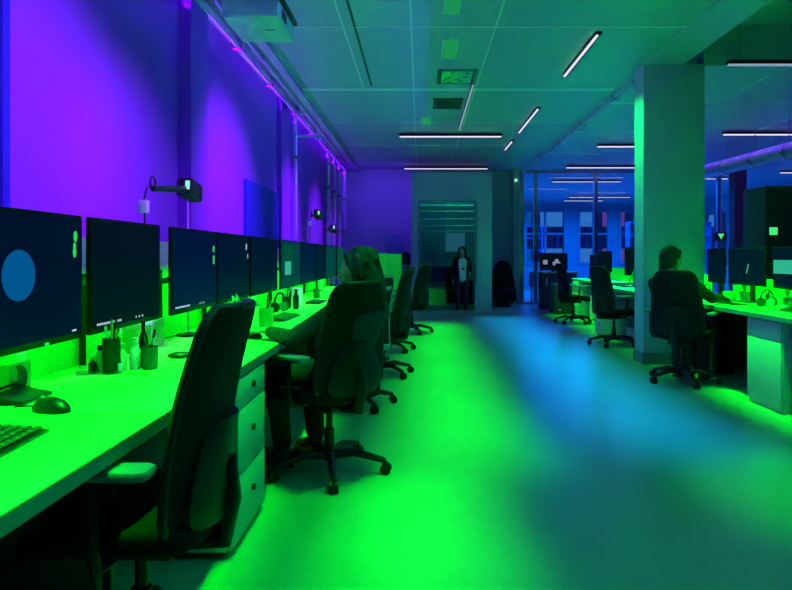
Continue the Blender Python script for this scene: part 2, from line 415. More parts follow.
t = tag(MB().box(.62, 1.1, 15.2, 15.28, 1.3, 1.75, .01).build('wall_picture', 'glow_teal'), 'faint blue-green glowing sheet standing in for windows on the back wall of the cubicle', 'poster')  # emissive sheet added for the teal windows, not a poster
t = tag(MB().box(.12, .45, 15.2, 15.28, 1.25, 1.8, .01).build('wall_picture', 'teal_board'), 'dark teal poster left of the glowing one in the cubicle', 'poster')
# beanbag/lounge chair in the dark alcove
t = thing('lounge_chair', 'dark high-backed lounge chair in the black alcove by the glass wall', 'chair', (1.98, 14.6, 0))
MB().box(-.26, .26, -.28, .28, .12, .44, .06, 3).build('seat', 'seat_fabric', t)
MB().prism([(-.30, .2), (.30, .2), (.28, .6), (.18, .98), (.08, 1.08), (-.08, 1.08), (-.18, .98), (-.28, .6)], 'y', .18, .34, .03).build('backrest', 'seat_fabric', t)
MB().cyl((0, 0, 0), (0, 0, .14), .16).build('base', 'black_plastic', t)

# ------------------------------------------------------------------ desks
DX0, DX1, DZ = -1.415, -.73, .74
def desk(name, x0, x1, y0, y1, lb, grp, fx, legs=True):
    """fx = +1 when the aisle side is x1"""
    cx, cy = (x0+x1)/2, (y0+y1)/2
    t = thing(name, lb, 'desk', (cx, cy, 0), 0, grp); a, b = (x1-x0)/2, (y1-y0)/2
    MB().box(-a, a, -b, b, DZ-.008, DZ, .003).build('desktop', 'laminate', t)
    MB().box(-a, a, -b+.001, b-.001, DZ-.042, DZ-.008).build('edge_band', 'laminate_edge', t)
    bx = -fx*(a-.03)
    MB().box(min(bx, bx+fx*.02), max(bx, bx+fx*.02), -b+.004, b-.004, .0, DZ-.05).build('modesty_panel', 'pedestal_dark', t)
    for s in (-1, 1):
        MB().box(-a+.06, a-.18, s*(b-.04)-.018, s*(b-.04)+.018, .03, DZ-.045, .004).build('leg', 'pedestal_dark', t)
        MB().box(-a+.06, a-.05, s*(b-.04)-.03, s*(b-.04)+.03, 0, .03, .006).build('foot', 'pedestal_dark', t)
    return t
GD = 'white desks joined in the left row'
ld = [(-1.2, .30), (.302, 1.80), (1.802, 3.30), (3.302, 4.95), (4.952, 6.6), (6.602, 8.1), (8.102, 9.7)]
lbl = ['nearest left-row desk, outside the picture edge', 'green-lit left-row desk with the black mouse and keyboard', 'left-row desk with the pen cups and the three-drawer pedestal', 'left-row desk in front of the person with long hair', 'left-row desk beyond the person with long hair', 'left-row desk beside the second empty chair', 'last left-row desk before the green divider']
for (a, b), l in zip(ld[1:], lbl[1:]):
    desk('office_desk', DX0, DX1, a, b, l, GD, 1)
def divider(x0, x1, y0, y1, z1, lb, grp=None):
    t = thing('desk_divider', lb, 'divider', ((x0+x1)/2, (y0+y1)/2, 0), 0, grp); a, b = (x1-x0)/2, (y1-y0)/2
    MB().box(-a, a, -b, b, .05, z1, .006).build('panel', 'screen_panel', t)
    ends = ((0, -b+.02), (0, b-.02)) if b > a else ((-a+.02, 0), (a-.02, 0))
    for ex, ey in ends: MB().box(ex-.02, ex+.02, ey-.02, ey+.02, 0, .06).build('foot', 'metal', t)
    return t
for (a, b), l in zip(ld[1:], lbl[1:]): divider(DX0-.03, DX0-.002, a+.003, b-.003, 1.27, 'green-lit low screen along the back of the ' + ['desk with the black mouse', 'desk with the pen cups', 'desk of the long-haired person', 'desk past the long-haired person', 'desk by the second empty chair', 'last desk of the left row'][ld.index((a, b))-1], 'low screens behind the left desks')
divider(-.84, -.60, 11.5, 11.54, 1.24, 'bright green upright divider panel at the row end, left one beside the head', 'upright row-end dividers')
divider(-.598, -.34, 11.5, 11.54, 1.23, 'bright green upright divider panel at the row end, right wider one', 'upright row-end dividers')

def pedestal(x, y, w, dpt, h, fx, heights, lb, m='pedestal', handle='knob', z0=.03, grp='drawer pedestals'):
    """front face at x looking along fx, width w along y"""
    t = thing('drawer_pedestal', lb, 'drawer pedestal', (x, y, 0), 0 if fx > 0 else PI, grp)
    MB().box(-dpt, -.02, -w/2, w/2, z0, h, .004).build('body', m, t)
    z = h-.004
    for i, hh in enumerate(heights):
        dr = MB().box(-.019, 0, -w/2+.003, w/2-.003, z-hh+.005, z, .003).build('drawer', m, t)
        if handle == 'knob': MB().cyl((0, .04, z-hh*.42), (.012, .04, z-hh*.42), .014, 12).build('knob', 'black_plastic', dr)
        elif handle == 'oval': MB().box(-.0, .006, -.035, .035, z-hh+.10, z-.06, .002).build('handle', 'black_plastic', dr)
        z -= hh
    for sx in (-.06, -dpt+.05):
        for sy in (-1, 1): MB().cyl((sx, sy*(w/2-.05)-.01, .03), (sx, sy*(w/2-.05)+.01, .03), .03, 14).build('caster', 'black_plastic', t)
    return t
pedestal(-.735, 2.68, .52, .52, .69, 1, (.13, .27, .255), 'three-drawer pedestal under the left desk behind the nearest chair')
pedestal(-.49, 5.63, .46, .42, .62, 1, (.14, .44), 'pedestal with a long black handle pulled out past the occupied chair', handle='oval')
pedestal(-.72, 8.4, .45, .5, .69, 1, (.13, .27, .255), 'pedestal under the last left desk')
pedestal(2.70, 4.88, .48, .52, .69, -1, (.15, .50), 'green-lit tall-door pedestal under the right desk near the picture edge', handle=None, z0=.0)
# right desks
desk('office_desk', 2.68, 3.41, 2.6, 4.5, 'nearest right desk with the black telephone', 'white desks in the right row', -1)
desk('office_desk', 2.68, 3.41, 4.502, 6.78, 'right desk in front of the seated person by the column', 'white desks in the right row', -1)
divider(3.42, 3.45, 4.505, 6.78, .96, 'low bright green screen behind the right desk by the column', 'low screens behind the right desks')
divider(3.42, 3.45, 2.6, 4.495, .96, 'low green screen behind the nearest right desk', 'low screens behind the right desks')
desk('office_desk', 2.72, 3.45, 7.35, 9.55, 'desk behind the column with cluttered cables', 'white desks in the right row', -1)
divider(3.46, 3.49, 7.36, 9.55, .96, 'low green screen behind the cluttered desk past the column', 'low screens behind the right desks')
desk('office_desk', 3.10, 3.83, 10.6, 12.7, 'farthest right desk in front of the glass partition', 'white desks in the right row', -1)
divider(3.84, 3.87, 10.6, 12.7, .96, 'low green screen behind the farthest right desk', 'low screens behind the right desks')
pedestal(2.66, 9.22, .44, .5, .69, -1, (.13, .27, .255), 'three-drawer pedestal at the end of the cluttered right desk')
pedestal(3.08, 12.3, .5, .5, .69, -1, (.2, .2, .25), 'pale pedestal under the farthest right desk')
pedestal(3.16, 11.3, .5, .5, .69, -1, (.2, .45), 'second pale pedestal under the farthest right desk')
# dark locker and cabinet with the photo monitor
t = thing('locker', 'small dark locker with two white keyhole plates beside the far desk', 'locker', (2.93, 12.85, 0))
MB().box(-.20, .22, -.2, .25, 0, .62, .006).build('body', 'pedestal_dark', t)
MB().box(-.19, .21, -.212, -.2, .02, .60, .003).build('door', 'pedestal_dark', t)
for z in (.42, .08): MB().box(-.10, -.06, -.218, -.211, z, z+.03).build('lock_plate', 'white_plastic', t)
t = thing('low_cabinet', 'dark low cabinet with a pale top holding the picture monitor', 'cabinet', (2.98, 14.2, 0))
MB().box(-.23, .55, -.25, .25, 0, .80, .006).build('body', 'pedestal_dark', t); MB().box(-.26, .58, -.28, .28, .80, .83, .004).build('top', 'laminate', t)
MB().box(-.14, -.12, -.262, -.25, .52, .70).build('handle', 'white_plastic', t)
# tall black cabinet at the right edge
t = thing('tall_cabinet', 'tall black cabinet with a small green sign at the right edge', 'cabinet', (4.42, 7.6, 0))
MB().box(-.33, .42, -.25, .25, 0, 2.02, .008).build('body', 'dark_wood', t)
for s in (0, 1): MB().box(-.32+.37*s, .04+.37*s, -.262, -.25, .03, 1.99, .003).build('door', 'dark_wood', t)
MB().box(-.285, -.19, -.268, -.262, 1.44, 1.53).build('sign', 'sign_green', t)
MB().box(.02, .03, -.275, -.262, .9, 1.1).build('handle', 'metal', t)

# ------------------------------------------------------------------ monitors
def monitor(y0, y1, z0, z1, fx, x, scr, lb, grp, extra=None, dz=DZ, stand=True, rz=0):
    """screen faces fx (along x); local: +x is the viewing side"""
    cy = (y0+y1)/2; w = (y1-y0)/2
    t = thing('monitor', lb, 'monitor', (x, cy, dz), (0 if fx > 0 else PI)+rz, grp)
    za, zb = z0-dz, z1-dz
    MB().box(-.020, 0, -w, w, za, zb, .005).build('casing', 'bezel', t)
    s = MB().box(-.002, .0015, -w+.012, w-.012, za+.022, zb-.012).build('screen', scr, t)
    MB().box(-.06, -.020, -.12, .12, (za+zb)/2-.1, (za+zb)/2+.1, .008).build('rear_housing', 'bezel', t)
    if stand:
        MB().box(-.085, -.055, -.03, .03, .008, (za+zb)/2, .004).build('stand', 'satin_black', t)
        MB().box(-.12, .05, -.12, .12, 0, .012, .004).build('stand_base', 'satin_black', t)
    else:
        zm = (za+zb)/2
        MB().tube([(-.05, 0, zm), (-.10, .03, zm-.04), (-.17, .0, zm-.06), (-.185, 0, zm-.06)], .016, 8).build('mounting_arm', 'satin_black', t)
        MB().cyl((-.195, 0, .0), (-.195, 0, zm), .014, 10).build('arm_post', 'satin_black', t)
    if extra: extra(s, w, za, zb)
    return t
def taskbar(s, w, za, zb):
    for k in range(12): MB().box(.0015, .0028, -w+.04+k*.016, -w+.05+k*.016, za+.03, za+.038).build('icon', 'icon_white', s)
    for k in range(3): MB().box(.0015, .0028, .05+k*.03, .058+k*.03, za+.03, za+.037).build('icon', 'icon_white', s)
def planet(s, w, za, zb):
    b = MB(); c = (.0016, -.05, (za+zb)/2+.015)
    b.lathe([(.077, 0), (.077, .0015)], n=40)
    o = b.build('planet_image', 'planet', s, xf=Matrix.Translation(c) @ Matrix.Rotation(rad(90), 4, 'Y'))
    for (y, z, r) in ((w-.05, zb-.075, .014), (w-.055, zb-.11, .010), (w-.055, zb-.13, .013)):
        MB().lathe([(r, 0), (r, .0015)], n=10).build('icon', 'icon_green', s, xf=Matrix.Translation((.0016, y, z)) @ Matrix.Rotation(rad(90), 4, 'Y') @ Matrix.Diagonal((1.4, .8, 1, 1)))
    MB().box(.0015, .003, w-.07, w-.045, za+.03, za+.036).build('icon', 'icon_white', s)
    MB().box(-.0, .003, -.02+.1, .0+.1, za+.002, za+.012).build('power_light', 'icon_green', s)
def greenmark(s, w, za, zb):
    taskbar(s, w, za, zb)
    for z, h in ((zb-.12, .035), (zb-.19, .05)): MB().box(.0015, .003, w-.06, w-.035, z, z+h, .001).build('icon', 'icon_green', s)
def whitemark(s, w, za, zb):
    MB().box(.0015, .003, w-.09, w-.07, zb-.10, zb-.06, .001).build('icon', 'icon_white', s)
    MB().box(.0015, .003, w-.05, w-.04, zb-.16, zb-.13, .001).build('icon', 'icon_white', s)
def note(s, w, za, zb):
    MB().box(.0015, .003, -w+.10, -w+.48, zb-.24, zb-.05).build('window_image', 'icon_teal', s).data.materials[0] = M['screen_green']
    MB().box(.003, .0045, -w+.14, -w+.40, za+.12, za+.24).build('window_image', 'icon_teal', s)
GM = 'black monitors in a line along the left desks'
P = lambda px: F*1.2/(420-px)
mons = [(0, 1.60, 2.205, 'screen_navy', planet, 'large near monitor showing a blue planet, cut by the left picture edge'),
        (0, 2.26, 2.865, 'screen_black', taskbar, 'plain dark monitor right beside the planet monitor'),
        (0, P(172), P(216), 'screen_blue', greenmark, 'dark blue monitor with green marks, above the headset'),
        (0, P(217), P(250)-.02, 'screen_navy', whitemark, 'navy monitor directly behind the top of the nearest chair'),
        (0, P(251), P(279)-.05, 'screen_navy', None, 'plain navy monitor under the blue pinboard'),
        (0, P(281), P(301)-.04, 'screen_teal', note, 'monitor showing a teal window with a small light rectangle'),
        (0, P(301), P(315)-.03, 'screen_blue', None, 'deep blue monitor past the one with the teal window'),
        (0, P(315), P(326)-.03, 'screen_navy', None, 'dark monitor left of the green-glowing far monitors'),
        (0, P(326), P(336)-.03, 'screen_teal', None, 'dark teal far monitor under the vertical pipes'),
        (0, P(337), P(343.5), 'screen_green', None, 'last far green monitor of the left row, beside the head')]
for _, a, b, scr, ex, lb in mons:
    monitor(a, b, .90, 1.333, 1, -1.2, scr, lb, GM, ex, stand=False)
def comet(s, w, za, zb):
    MB().box(-.001, .001, -.008, .008, -.05, .05, .0005).build('comet_image', 'icon_teal', s, xf=Matrix.Translation((.0022, .04, (za+zb)/2-.02)) @ Matrix.Rotation(rad(-25), 4, 'X'))
def rectimg(s, w, za, zb):
    MB().box(.0015, .003, -w+.02, w-.2, (za+zb)/2-.05, (za+zb)/2+.07).build('window_image', 'icon_teal', s)
GR = 'black monitors along the right desks'
monitor(5.66, 6.34, .905, 1.27, -1, 3.15, 'screen_navy', 'right-row monitor with a small pale comet streak, next to the seated person', GR, comet)
monitor(6.42, 6.80, .905, 1.27, -1, 3.15, 'screen_navy', 'right-row monitor half hidden by the concrete column', GR)
monitor(4.92, 5.54, .90, 1.27, -1, 3.15, 'screen_navy', 'right-row monitor with a pale teal window at the picture edge', GR, rectimg)
monitor(8.75, 9.40, .90, 1.32, -1, 3.10, 'screen_black', 'dark monitor behind the chair beside the column', GR)
monitor(8.05, 8.70, .90, 1.30, -1, 3.10, 'screen_black', 'dark monitor mostly hidden behind the column', GR)
monitor(11.2, 11.9, .90, 1.28, -1, 3.45, 'screen_black', 'dark far monitor behind the farthest right chair', GR)
monitor(11.95, 12.6, .90, 1.22, -1, 3.45, 'screen_navy', 'farthest monitor at the end of the right row', GR)
t = monitor(-.32, .32, .86, 1.26, 1, 2.98, 'screen_black', 'small monitor with two bright pictures on the dark low cabinet', 'far picture monitor', None, .83, True)
t.location = (3.05, 14.15, .83); t.rotation_euler = (0, 0, -PI/2)
sc_ = [c for c in kids(t) if c.name.startswith('screen')][0]
MB().box(.0015, .003, -.24, -.14, .17, .27).build('picture_image', 'photo_glow', sc_); MB().box(.0015, .003, -.02, .15, .15, .23).build('picture_image', 'photo_glow', sc_); MB().box(.0015, .003, .03, .11, .23, .29).build('picture_image', 'photo_glow', sc_)

# desk lamps on thin poles
def desk_lamp(x, y, zt, lb, cord=True):
    t = thing('desk_lamp', lb, 'desk lamp', (x, y, DZ), 0, 'black desk lamps over the left monitors'); z = zt-DZ
    MB().lathe([(.06, 0), (.06, .012), (.02, .02)]).build('base', 'black_plastic', t)
    MB().cyl((0, 0, .015), (0, 0, z-.02), .006, 8).build('pole', 'pipe', t)
    MB().tube([(0, -.02, z), (0, -.46, z-.045)], [.022, .014]).build('arm', 'black_plastic', t)
    h = MB().box(-.045, .045, -.08, .10, -.05, .05, .012, m=Matrix.Translation((0, .02, z)) @ Matrix.Rotation(rad(-10), 4, 'X')).build('lamp_head', 'black_plastic', t)
    MB().box(-.012, .012, -.087, -.078, -.02, .03, .003, m=Matrix.Translation((0.02, .02, z)) @ Matrix.Rotation(rad(-10), 4, 'X')).build('indicator', 'lamp_glow', h)
    pts = [(0, -.46+.03*math.cos(a), z-.015+.03*math.sin(a)) for a in [k*.7 for k in range(9)]]
    MB().tube(pts, .005, 6, True).build('joint_ring', 'black_plastic', t)
    if cord:
        MB().tube([(0, -.47, z-.03), (0, -.53, z-.05), (0, -.56, z-.11), (0, -.55, z-.2), (0, -.56, z-.32), (-.06, -.54, .35), (-.06, -.4, .015), (-.03, -.03, .012)], .004, 6).build('cord', 'black_plastic', t)
        MB().box(-.02, .02, -.58, -.54, z-.17, z-.11, .004).build('cord_switch', 'white_plastic', t)
    return t
desk_lamp(-1.31, 3.50, 1.565, 'black desk lamp with looped cord above the nearest monitors')
desk_lamp(-1.31, 7.95, 1.72, 'black desk lamp farther along, in front of the purple wall past the blue board')
desk_lamp(-1.31, 9.35, 1.60, 'farthest black desk lamp in front of the vertical pipes', False)

# ------------------------------------------------------------------ chairs
def make_chair(lb, kind='mesh', lean=12, arm_mat='black_plastic'):
    t = thing('office_chair', lb, 'office chair', (0, 0, 0), 0, 'black swivel office chairs')
    for k in range(5):
        a = rad(90+72*k); c, s = math.cos(a), math.sin(a)
        b = MB()
        b.tube([(c*.02, s*.02, .10), (c*.14, s*.14, .115), (c*.26, s*.26, .085), (c*.305, s*.305, .075)], [.028, .024, .019, .016], 8)
        b.cyl((c*.305, s*.305, .05), (c*.305, s*.305, .085), .012, 8)
        lg = b.build('leg', 'satin_black', t)
        w = MB(); tx, ty = -s, c
        for q in (-1, 1): w.cyl((c*.315+tx*.006*q, s*.315+ty*.006*q, .03), (c*.315+tx*.024*q, s*.315+ty*.024*q, .03), .03, 14)
        w.cyl((c*.315-tx*.02, s*.315-ty*.02, .03), (c*.315+tx*.02, s*.315+ty*.02, .03), .01, 8)
        w.box(-.014, .016, -.02, .02, .045, .066, .004, m=Matrix.Translation((c*.31, s*.31, 0)) @ Matrix.Rotation(a, 4, 'Z'))
        w.build('caster', 'black_plastic', lg)
    MB().lathe([(.045, .08), (.045, .13), (.03, .14), (.028, .24), (.018, .245), (.018, .38)]).build('gas_lift', 'satin_black', t)
    MB().box(-.10, .10, -.13, .12, .36, .405, .012).build('tilt_mechanism', 'black_plastic', t)
    MB().tube([(.09, .0, .385), (.24, .0, .385), (.27, .01, .37)], [.006, .006, .011], 8).build('lever', 'satin_black', t)
    def seat(u, v):
        x = (u-.5)*2; y = (v-.5)*2
        w = .245*(1-.10*max(0, -y)**2)
        px = x*w; py = y*.235
        k = (abs(x)**6+abs(y)**6)**(1/6); m = max(abs(x), abs(y)); 
        if k > 0: px *= m/k*1.0; py *= m/k*1.0
        z = .455 + .012*x*x - .035*max(0, y)**3 - .01*(1-x*x)
        return Vector((px, py+.01, z)), Vector((0, 0, 1))
    sb = MB().sheet(seat, 14, 14, .07)
    bmesh.ops.bevel(sb.bm, geom=[e for e in sb.bm.edges if len(e.link_faces) == 2 and e.calc_face_angle() > 1.2], offset=.02, segments=3, affect='EDGES', profile=.5)
    sb.build('seat', 'seat_fabric', t)
    # backrest
    z0, z1 = (.43, 1.05) if kind == 'mesh' else (.47, 1.03)
    tl = math.tan(rad(lean))
    def wid(v):
        if kind == 'mesh': return .235 - .06*v**2 - (.05*((v-.9)/.1)**2 if v > .9 else 0) - (.11*((.16-v)/.16)**2 if v < .16 else 0)
        return .245 - .03*v - (.09*((v-.85)/.15)**2 if v > .85 else 0)
    def yb(v): return -.215 - tl*(v*.56) + .035*math.sin(v*PI*.9) - .0
    def back(u, v):
        x = (u-.5)*2; zz = z0+(z1-z0)*v
        return Vector((x*wid(v), yb(v) + .05*x*x, zz - .0*x)), Vector((-.35*x, 1, .2)).normalized()
    th = .022 if kind == 'mesh' else .06
    MB().sheet(back, 14, 20, th).build('backrest', 'mesh_fabric' if kind == 'mesh' else 'seat_fabric', t)
    rim = [];
    for k in range(21): rim.append(back(0, k/20)[0])
    for k in range(1, 14): rim.append(back(k/14, 1)[0])
    for k in range(20, -1, -1): rim.append(back(1, k/20)[0])
    for k in range(13, 0, -1): rim.append(back(k/14, 0)[0])
    if kind == 'mesh':
        MB().tube(rim, .013, 8, True).build('back_frame', 'satin_black', t)
        MB().tube([(0, -.06, .375), (0, -.24, .39), (0, yb(.12)-.04, .50), (0, yb(.3)-.035, .62)], [.03, .035, .034, .02], 10).build('back_support', 'black_plastic', t)
        MB().sheet(lambda u, v: (Vector(((u-.5)*2*(wid(.05+.45*v)*(1-.35*v**2)-.04), yb(.05+.45*v)-.026+.05*((u-.5)*2)**2*.8, z0+(z1-z0)*(.05+.45*v))), Vector((0, 1, .1)).normalized()), 10, 8, .03).build('lumbar_shell', 'black_plastic', t)
    else:
        rp = [p + Vector((0, -.034, 0)) for p in rim]
        MB().tube(rp, .008, 6, True).build('piping', 'piping', t)
        MB().box(-.05, .05, -.037, -.033, .0, .03, m=Matrix.Translation((.0, yb(.85)+.0, .93)) @ Matrix.Rotation(rad(lean), 4, 'X')).build('label_patch', 'piping', t)
        MB().box(-.06, .06, -.28, -.06, .37, .40, .01).build('back_support', 'black_plastic', t)
    for s in (-1, 1):
        b = MB().tube([(s*.16, -.02, .41), (s*.27, -.02, .42), (s*.285, -.02, .47), (s*.285, -.01, .655)], [.014, .016, .017, .019], 8)
        ar = b.build('armrest_post', 'black_plastic', t)
        MB().prism([(s*.285-.042, -.14), (s*.285-.034, .14), (s*.285, .17), (s*.285+.034, .14), (s*.285+.042, -.14), (s*.285+.03, -.165), (s*.285-.03, -.165)], 'z', .655, .682, .008).build('armrest_pad', arm_mat, ar)
    return t
def put(o, x, y, rz): o.location = (x, y, 0); o.rotation_euler = (0, 0, rz); return o
ch = put(make_chair('nearest empty mesh-back office chair tucked at the left desk', 'mesh', 11, 'grey_pad'), -.80, 1.78, rad(88))
ch2 = dup(ch, (-.50, 3.42, 0), rad(48), 'mesh-back office chair in which the long-haired person sits')
pad = put(make_chair('padded black chair with pale piping right behind the long-haired person', 'padded', 8), -.52, 4.93, rad(70))
dup(ch, (-.38, 6.2, 0), rad(80), 'empty office chair beyond the piped chair, its headrest against the green divider')
dup(ch, (-.38, 7.8, 0), rad(75), 'empty office chair between the piped chair and the farthest left chair')
dup(ch, (-.13, 9.6, 0), rad(60), 'farthest empty office chair of the left row, in front of the cubicle')
dup(ch, (2.48, 5.86, 0), rad(-38), 'office chair of the person seated beside the column')
dup(ch, (2.58, 8.25, 0), rad(-70), 'empty office chair partly hidden behind the column')
dup(ch, (2.72, 11.0, 0), rad(-80), 'farthest right office chair before the dark locker')

# ------------------------------------------------------------------ people
def hand(mb, wrist, d, nrm, side, curl=.5, s=1.0):
    """palm + five bent fingers; d along the hand, nrm = back of hand, side=+1 thumb towards d x nrm"""
    d = Vector(d).normalized(); nrm = Vector(nrm); nrm = (nrm - d*nrm.dot(d)).normalized(); w = d.cross(nrm)*side
    wr = Vector(wrist)
    for o in (-.028, -.010, .010, .027): mb.cap(wr + w*o*.6*s, wr + d*.085*s + w*o*s, .014*s, .012*s, 8)
    L = (.072, .080, .074, .058)
    for k, o in enumerate((.029, .010, -.010, -.028)):
        p = wr + d*.085*s + w*o*s; dd = d.copy(); r = .0095*s
        for j, f in enumerate((.45, .32, .25)):
            ang = curl*(.5 + .4*j); axis = w
            dd = (d*math.cos(ang*(j+1)*.6) - nrm*math.sin(ang*(j+1)*.6)).normalized()
            q = p + dd*L[k]*f*s; mb.cap(p, q, r, r*.93, 8); p = q; r *= .93
    p = wr + d*.02*s + w*.022*s; q = p + (d*.6+w*.75-nrm*.25).normalized()*.042*s; mb.cap(p, q, .014*s, .012*s, 8)
    mb.cap(q, q + (d*.85+w*.35-nrm*.35).normalized()*.035*s, .012*s, .010*s, 8)
def head(mb, c, R, s=1.0):
    """c centre, R rotation matrix (face looks along +Y)"""
    c = Vector(c)
    def p(x, y, z): return c + R @ (Vector((x, y, z))*s)
    R4 = R.to_4x4()
    mb.ball(p(0, -.01, .02), (.075*s, .092*s, .098*s), 20, R4)      # skull
    mb.ball(p(0, .022, -.045), (.056*s, .062*s, .068*s), 16, R4)     # jaw
    mb.ball(p(0, .058, -.092), (.024*s, .02*s, .017*s), 10, R4)      # chin
    mb.cap(p(0, .086, .012), p(0, .104, -.024), .008*s, .013*s, 8)   # nose
    mb.ball(p(0, .084, -.058), (.023*s, .011*s, .009*s), 10, R4)     # mouth
    for q in (-1, 1):
        mb.ball(p(q*.03, .072, .02), (.02*s, .014*s, .008*s), 8, R4) # brow
        mb.ball(p(q*.036, .06, -.02), (.022*s, .024*s, .02*s), 8, R4)
        mb.ball(p(q*.077, -.008, -.008), (.009*s, .02*s, .032*s), 10, R4)
    return p
def eyes(p, R, par, s=1.0):
    for q in (-1, 1):
        e = MB().ball(p(q*.03, .076, .004), .0115*s, 10).build('eye', 'eye', par)
        MB().ball(p(q*.03, .0855, .004), .005*s, 8).build('pupil', 'bezel', e)
def rotz(a, pitch=0): return (Matrix.Rotation(a, 3, 'Z') @ Matrix.Rotation(pitch, 3, 'X'))

def seated(lb, loc, rz, headpos, headR, armL, armR, shirt, lean=-.10, hairstyle='long'):
    t = thing('person', lb, 'person', loc, rz)
    hip = .53; sh = headpos[2]-.225
    hx, hy = headpos[0], headpos[1]
    sy = hy-.015; sx = hx*.75
    b = MB()
    p = head(b, headpos, headR)
    b.cap((sx, sy-.01, sh+.02), (hx, hy-.015, headpos[2]-.06), .056, .052)
    # trunk
    for k in range(6):
        u = k/5; z = hip+.02+(sh-.06-hip)*u; y = -.08+(sy+.08)*u; x = sx*u
        b.ball((x, y, z), (.125+.03*u, .095+.012*u, .09))
    legs = {}
    for s in (-1, 1):
        h = Vector((s*.085, -.07, hip)); kn = Vector((s*.12, .33, .50)); an = Vector((s*.12, .27, .10))
        b.cap(h, kn, .078, .055); b.cap(kn, an, .052, .037); b.cap(an, an+Vector((0, .15, -.055)), .036, .026); b.ball(an+Vector((0, -.02, -.045)), .033)
        shp = Vector((sx+s*.165, sy, sh)); el, wr = (armL if s < 0 else armR)
        el, wr = Vector(el), Vector(wr)
        b.cap((sx+s*.06, sy, sh+.01), shp, .06, .052); b.cap(shp, el, .047, .036); b.cap(el, wr, .035, .023)
        hand(b, wr, (wr-el)+Vector((0, 0, -.05)), (0, 0, 1), -s, .55)
        legs[s] = (h, kn, an, shp, el, wr)
    voxel(b, 'body', 'skin', t, .0075, 4)
    eyes(p, headR, t)
    # top
    c = MB()
    for k in range(6):
        u = k/5; z = hip-.01+(sh-.03-hip)*u; y = -.08+(sy+.08)*u; x = sx*u
        c.ball((x, y, z), (.148+.028*u, .118+.012*u, .10))
    c.cap((sx, sy-.01, sh+.0), (sx, sy-.01, sh+.05), .075, .068)
    for s in (-1, 1):
        h, kn, an, shp, el, wr = legs[s]
        c.cap((sx+s*.05, sy, sh+.005), shp, .075, .066); c.cap(shp, el, .062, .05); c.cap(el, wr+(el-wr)*.18, .05, .036)
    voxel(c, 'sweater', shirt, t, .011, 5)
    c = MB()
    for s in (-1, 1):
        h, kn, an, *_ = legs[s]
        c.cap(h, kn, .092, .07); c.cap(kn, an+Vector((0, 0, .04)), .068, .055)
    c.cap(legs[-1][0], legs[1][0], .10, .10)
    voxel(c, 'trousers', 'trousers', t, .011, 4)
    for s in (-1, 1):
        an = legs[s][2]; c = MB()
        c.ball(an+Vector((0, .0, -.02)), (.045, .055, .05)); c.cap(an+Vector((0, -.02, -.055)), an+Vector((0, .15, -.06)), .042, .037)
        c.box(-.042, .042, -.07, .19, -.1, -.085, .004, m=Matrix.Translation(an))
        voxel(c, 'shoe', 'shoe', t, .009, 2)
    # hair
    c = MB(); R4 = headR.to_4x4()
    c.ball(p(0, -.028, .036), (.088, .098, .098), 20, R4)
    random.seed(11)
    if hairstyle == 'long':
        c.ball(p(0, -.05, -.02), (.092, .075, .10), 16, R4)
        for k in range(26):
            a = rad(-60-240*k/25 if False else 200+140*k/25); x = .085*math.cos(a); y = -.02+.085*math.sin(a)
            ln = random.uniform(.12, .19); wob = random.uniform(-.02, .02)
            c.cap(p(x, y, .0), p(x*1.18+wob, y*1.12-.01, -ln*.6), .022, .020, 8)
            c.cap(p(x*1.18+wob, y*1.12-.01, -ln*.6), p(x*1.05+wob*2, y*1.05+wob, -ln), .020, .008, 8)
        for k in range(30):
            a = random.uniform(rad(150), rad(390)); e = random.uniform(-.5, 1.0); x = .09*math.cos(a)*math.cos(e); y = -.03+.098*math.sin(a)*math.cos(e); zz = .03+.1*math.sin(e)
            c.cap(p(x, y, zz), p(x*1.15+random.uniform(-.02, .02), y*1.12, zz-random.uniform(.04, .08)), .018, .009, 8)
        for q in (-1, 1):
            c.cap(p(q*.045, .040, .085), p(q*.082, .02, .02), .024, .022, 8); c.cap(p(q*.082, .02, .02), p(q*.095, .005, -.10), .022, .016, 8)
    else:
        c.ball(p(0, -.035, -.01), (.082, .075, .085), 16, R4)
        c.ball(p(0, -.115, .01), (.04, .04, .045), 12, R4)
        for k in range(7):
            c.cap(p(-.05+.1*k/6, -.09, .02), p(-.02+.04*k/6, -.105, -.13), .02, .014, 8)
        for q in (-1, 1): c.cap(p(q*.045, .04, .085), p(q*.080, .0, .03), .022, .020, 8)
    voxel(c, 'hair', 'hair', t, .008, 2)
    return t
# long haired person at the left desk: local +Y = facing
seated('seated person with long dark hair working in the second left chair', (-.50, 3.42, 0), rad(48),
       (.07, -.15, 1.11), rotz(rad(45), rad(-8)),
       ((-.26, -.02, .76), (-.29, .17, .79)), ((.25, .08, .74), (.16, .32, .78)), 'grey_shirt')
seated('seated person in dark clothes with tied dark hair beside the concrete column', (2.48, 5.86, 0), rad(-38),
       (-.06, -.13, 1.155), rotz(rad(-28), rad(-8)),
       ((-.24, .07, .75), (-.12, .30, .79)), ((.26, .02, .80), (.29, .27, .80)), 'jacket', hairstyle='tied')

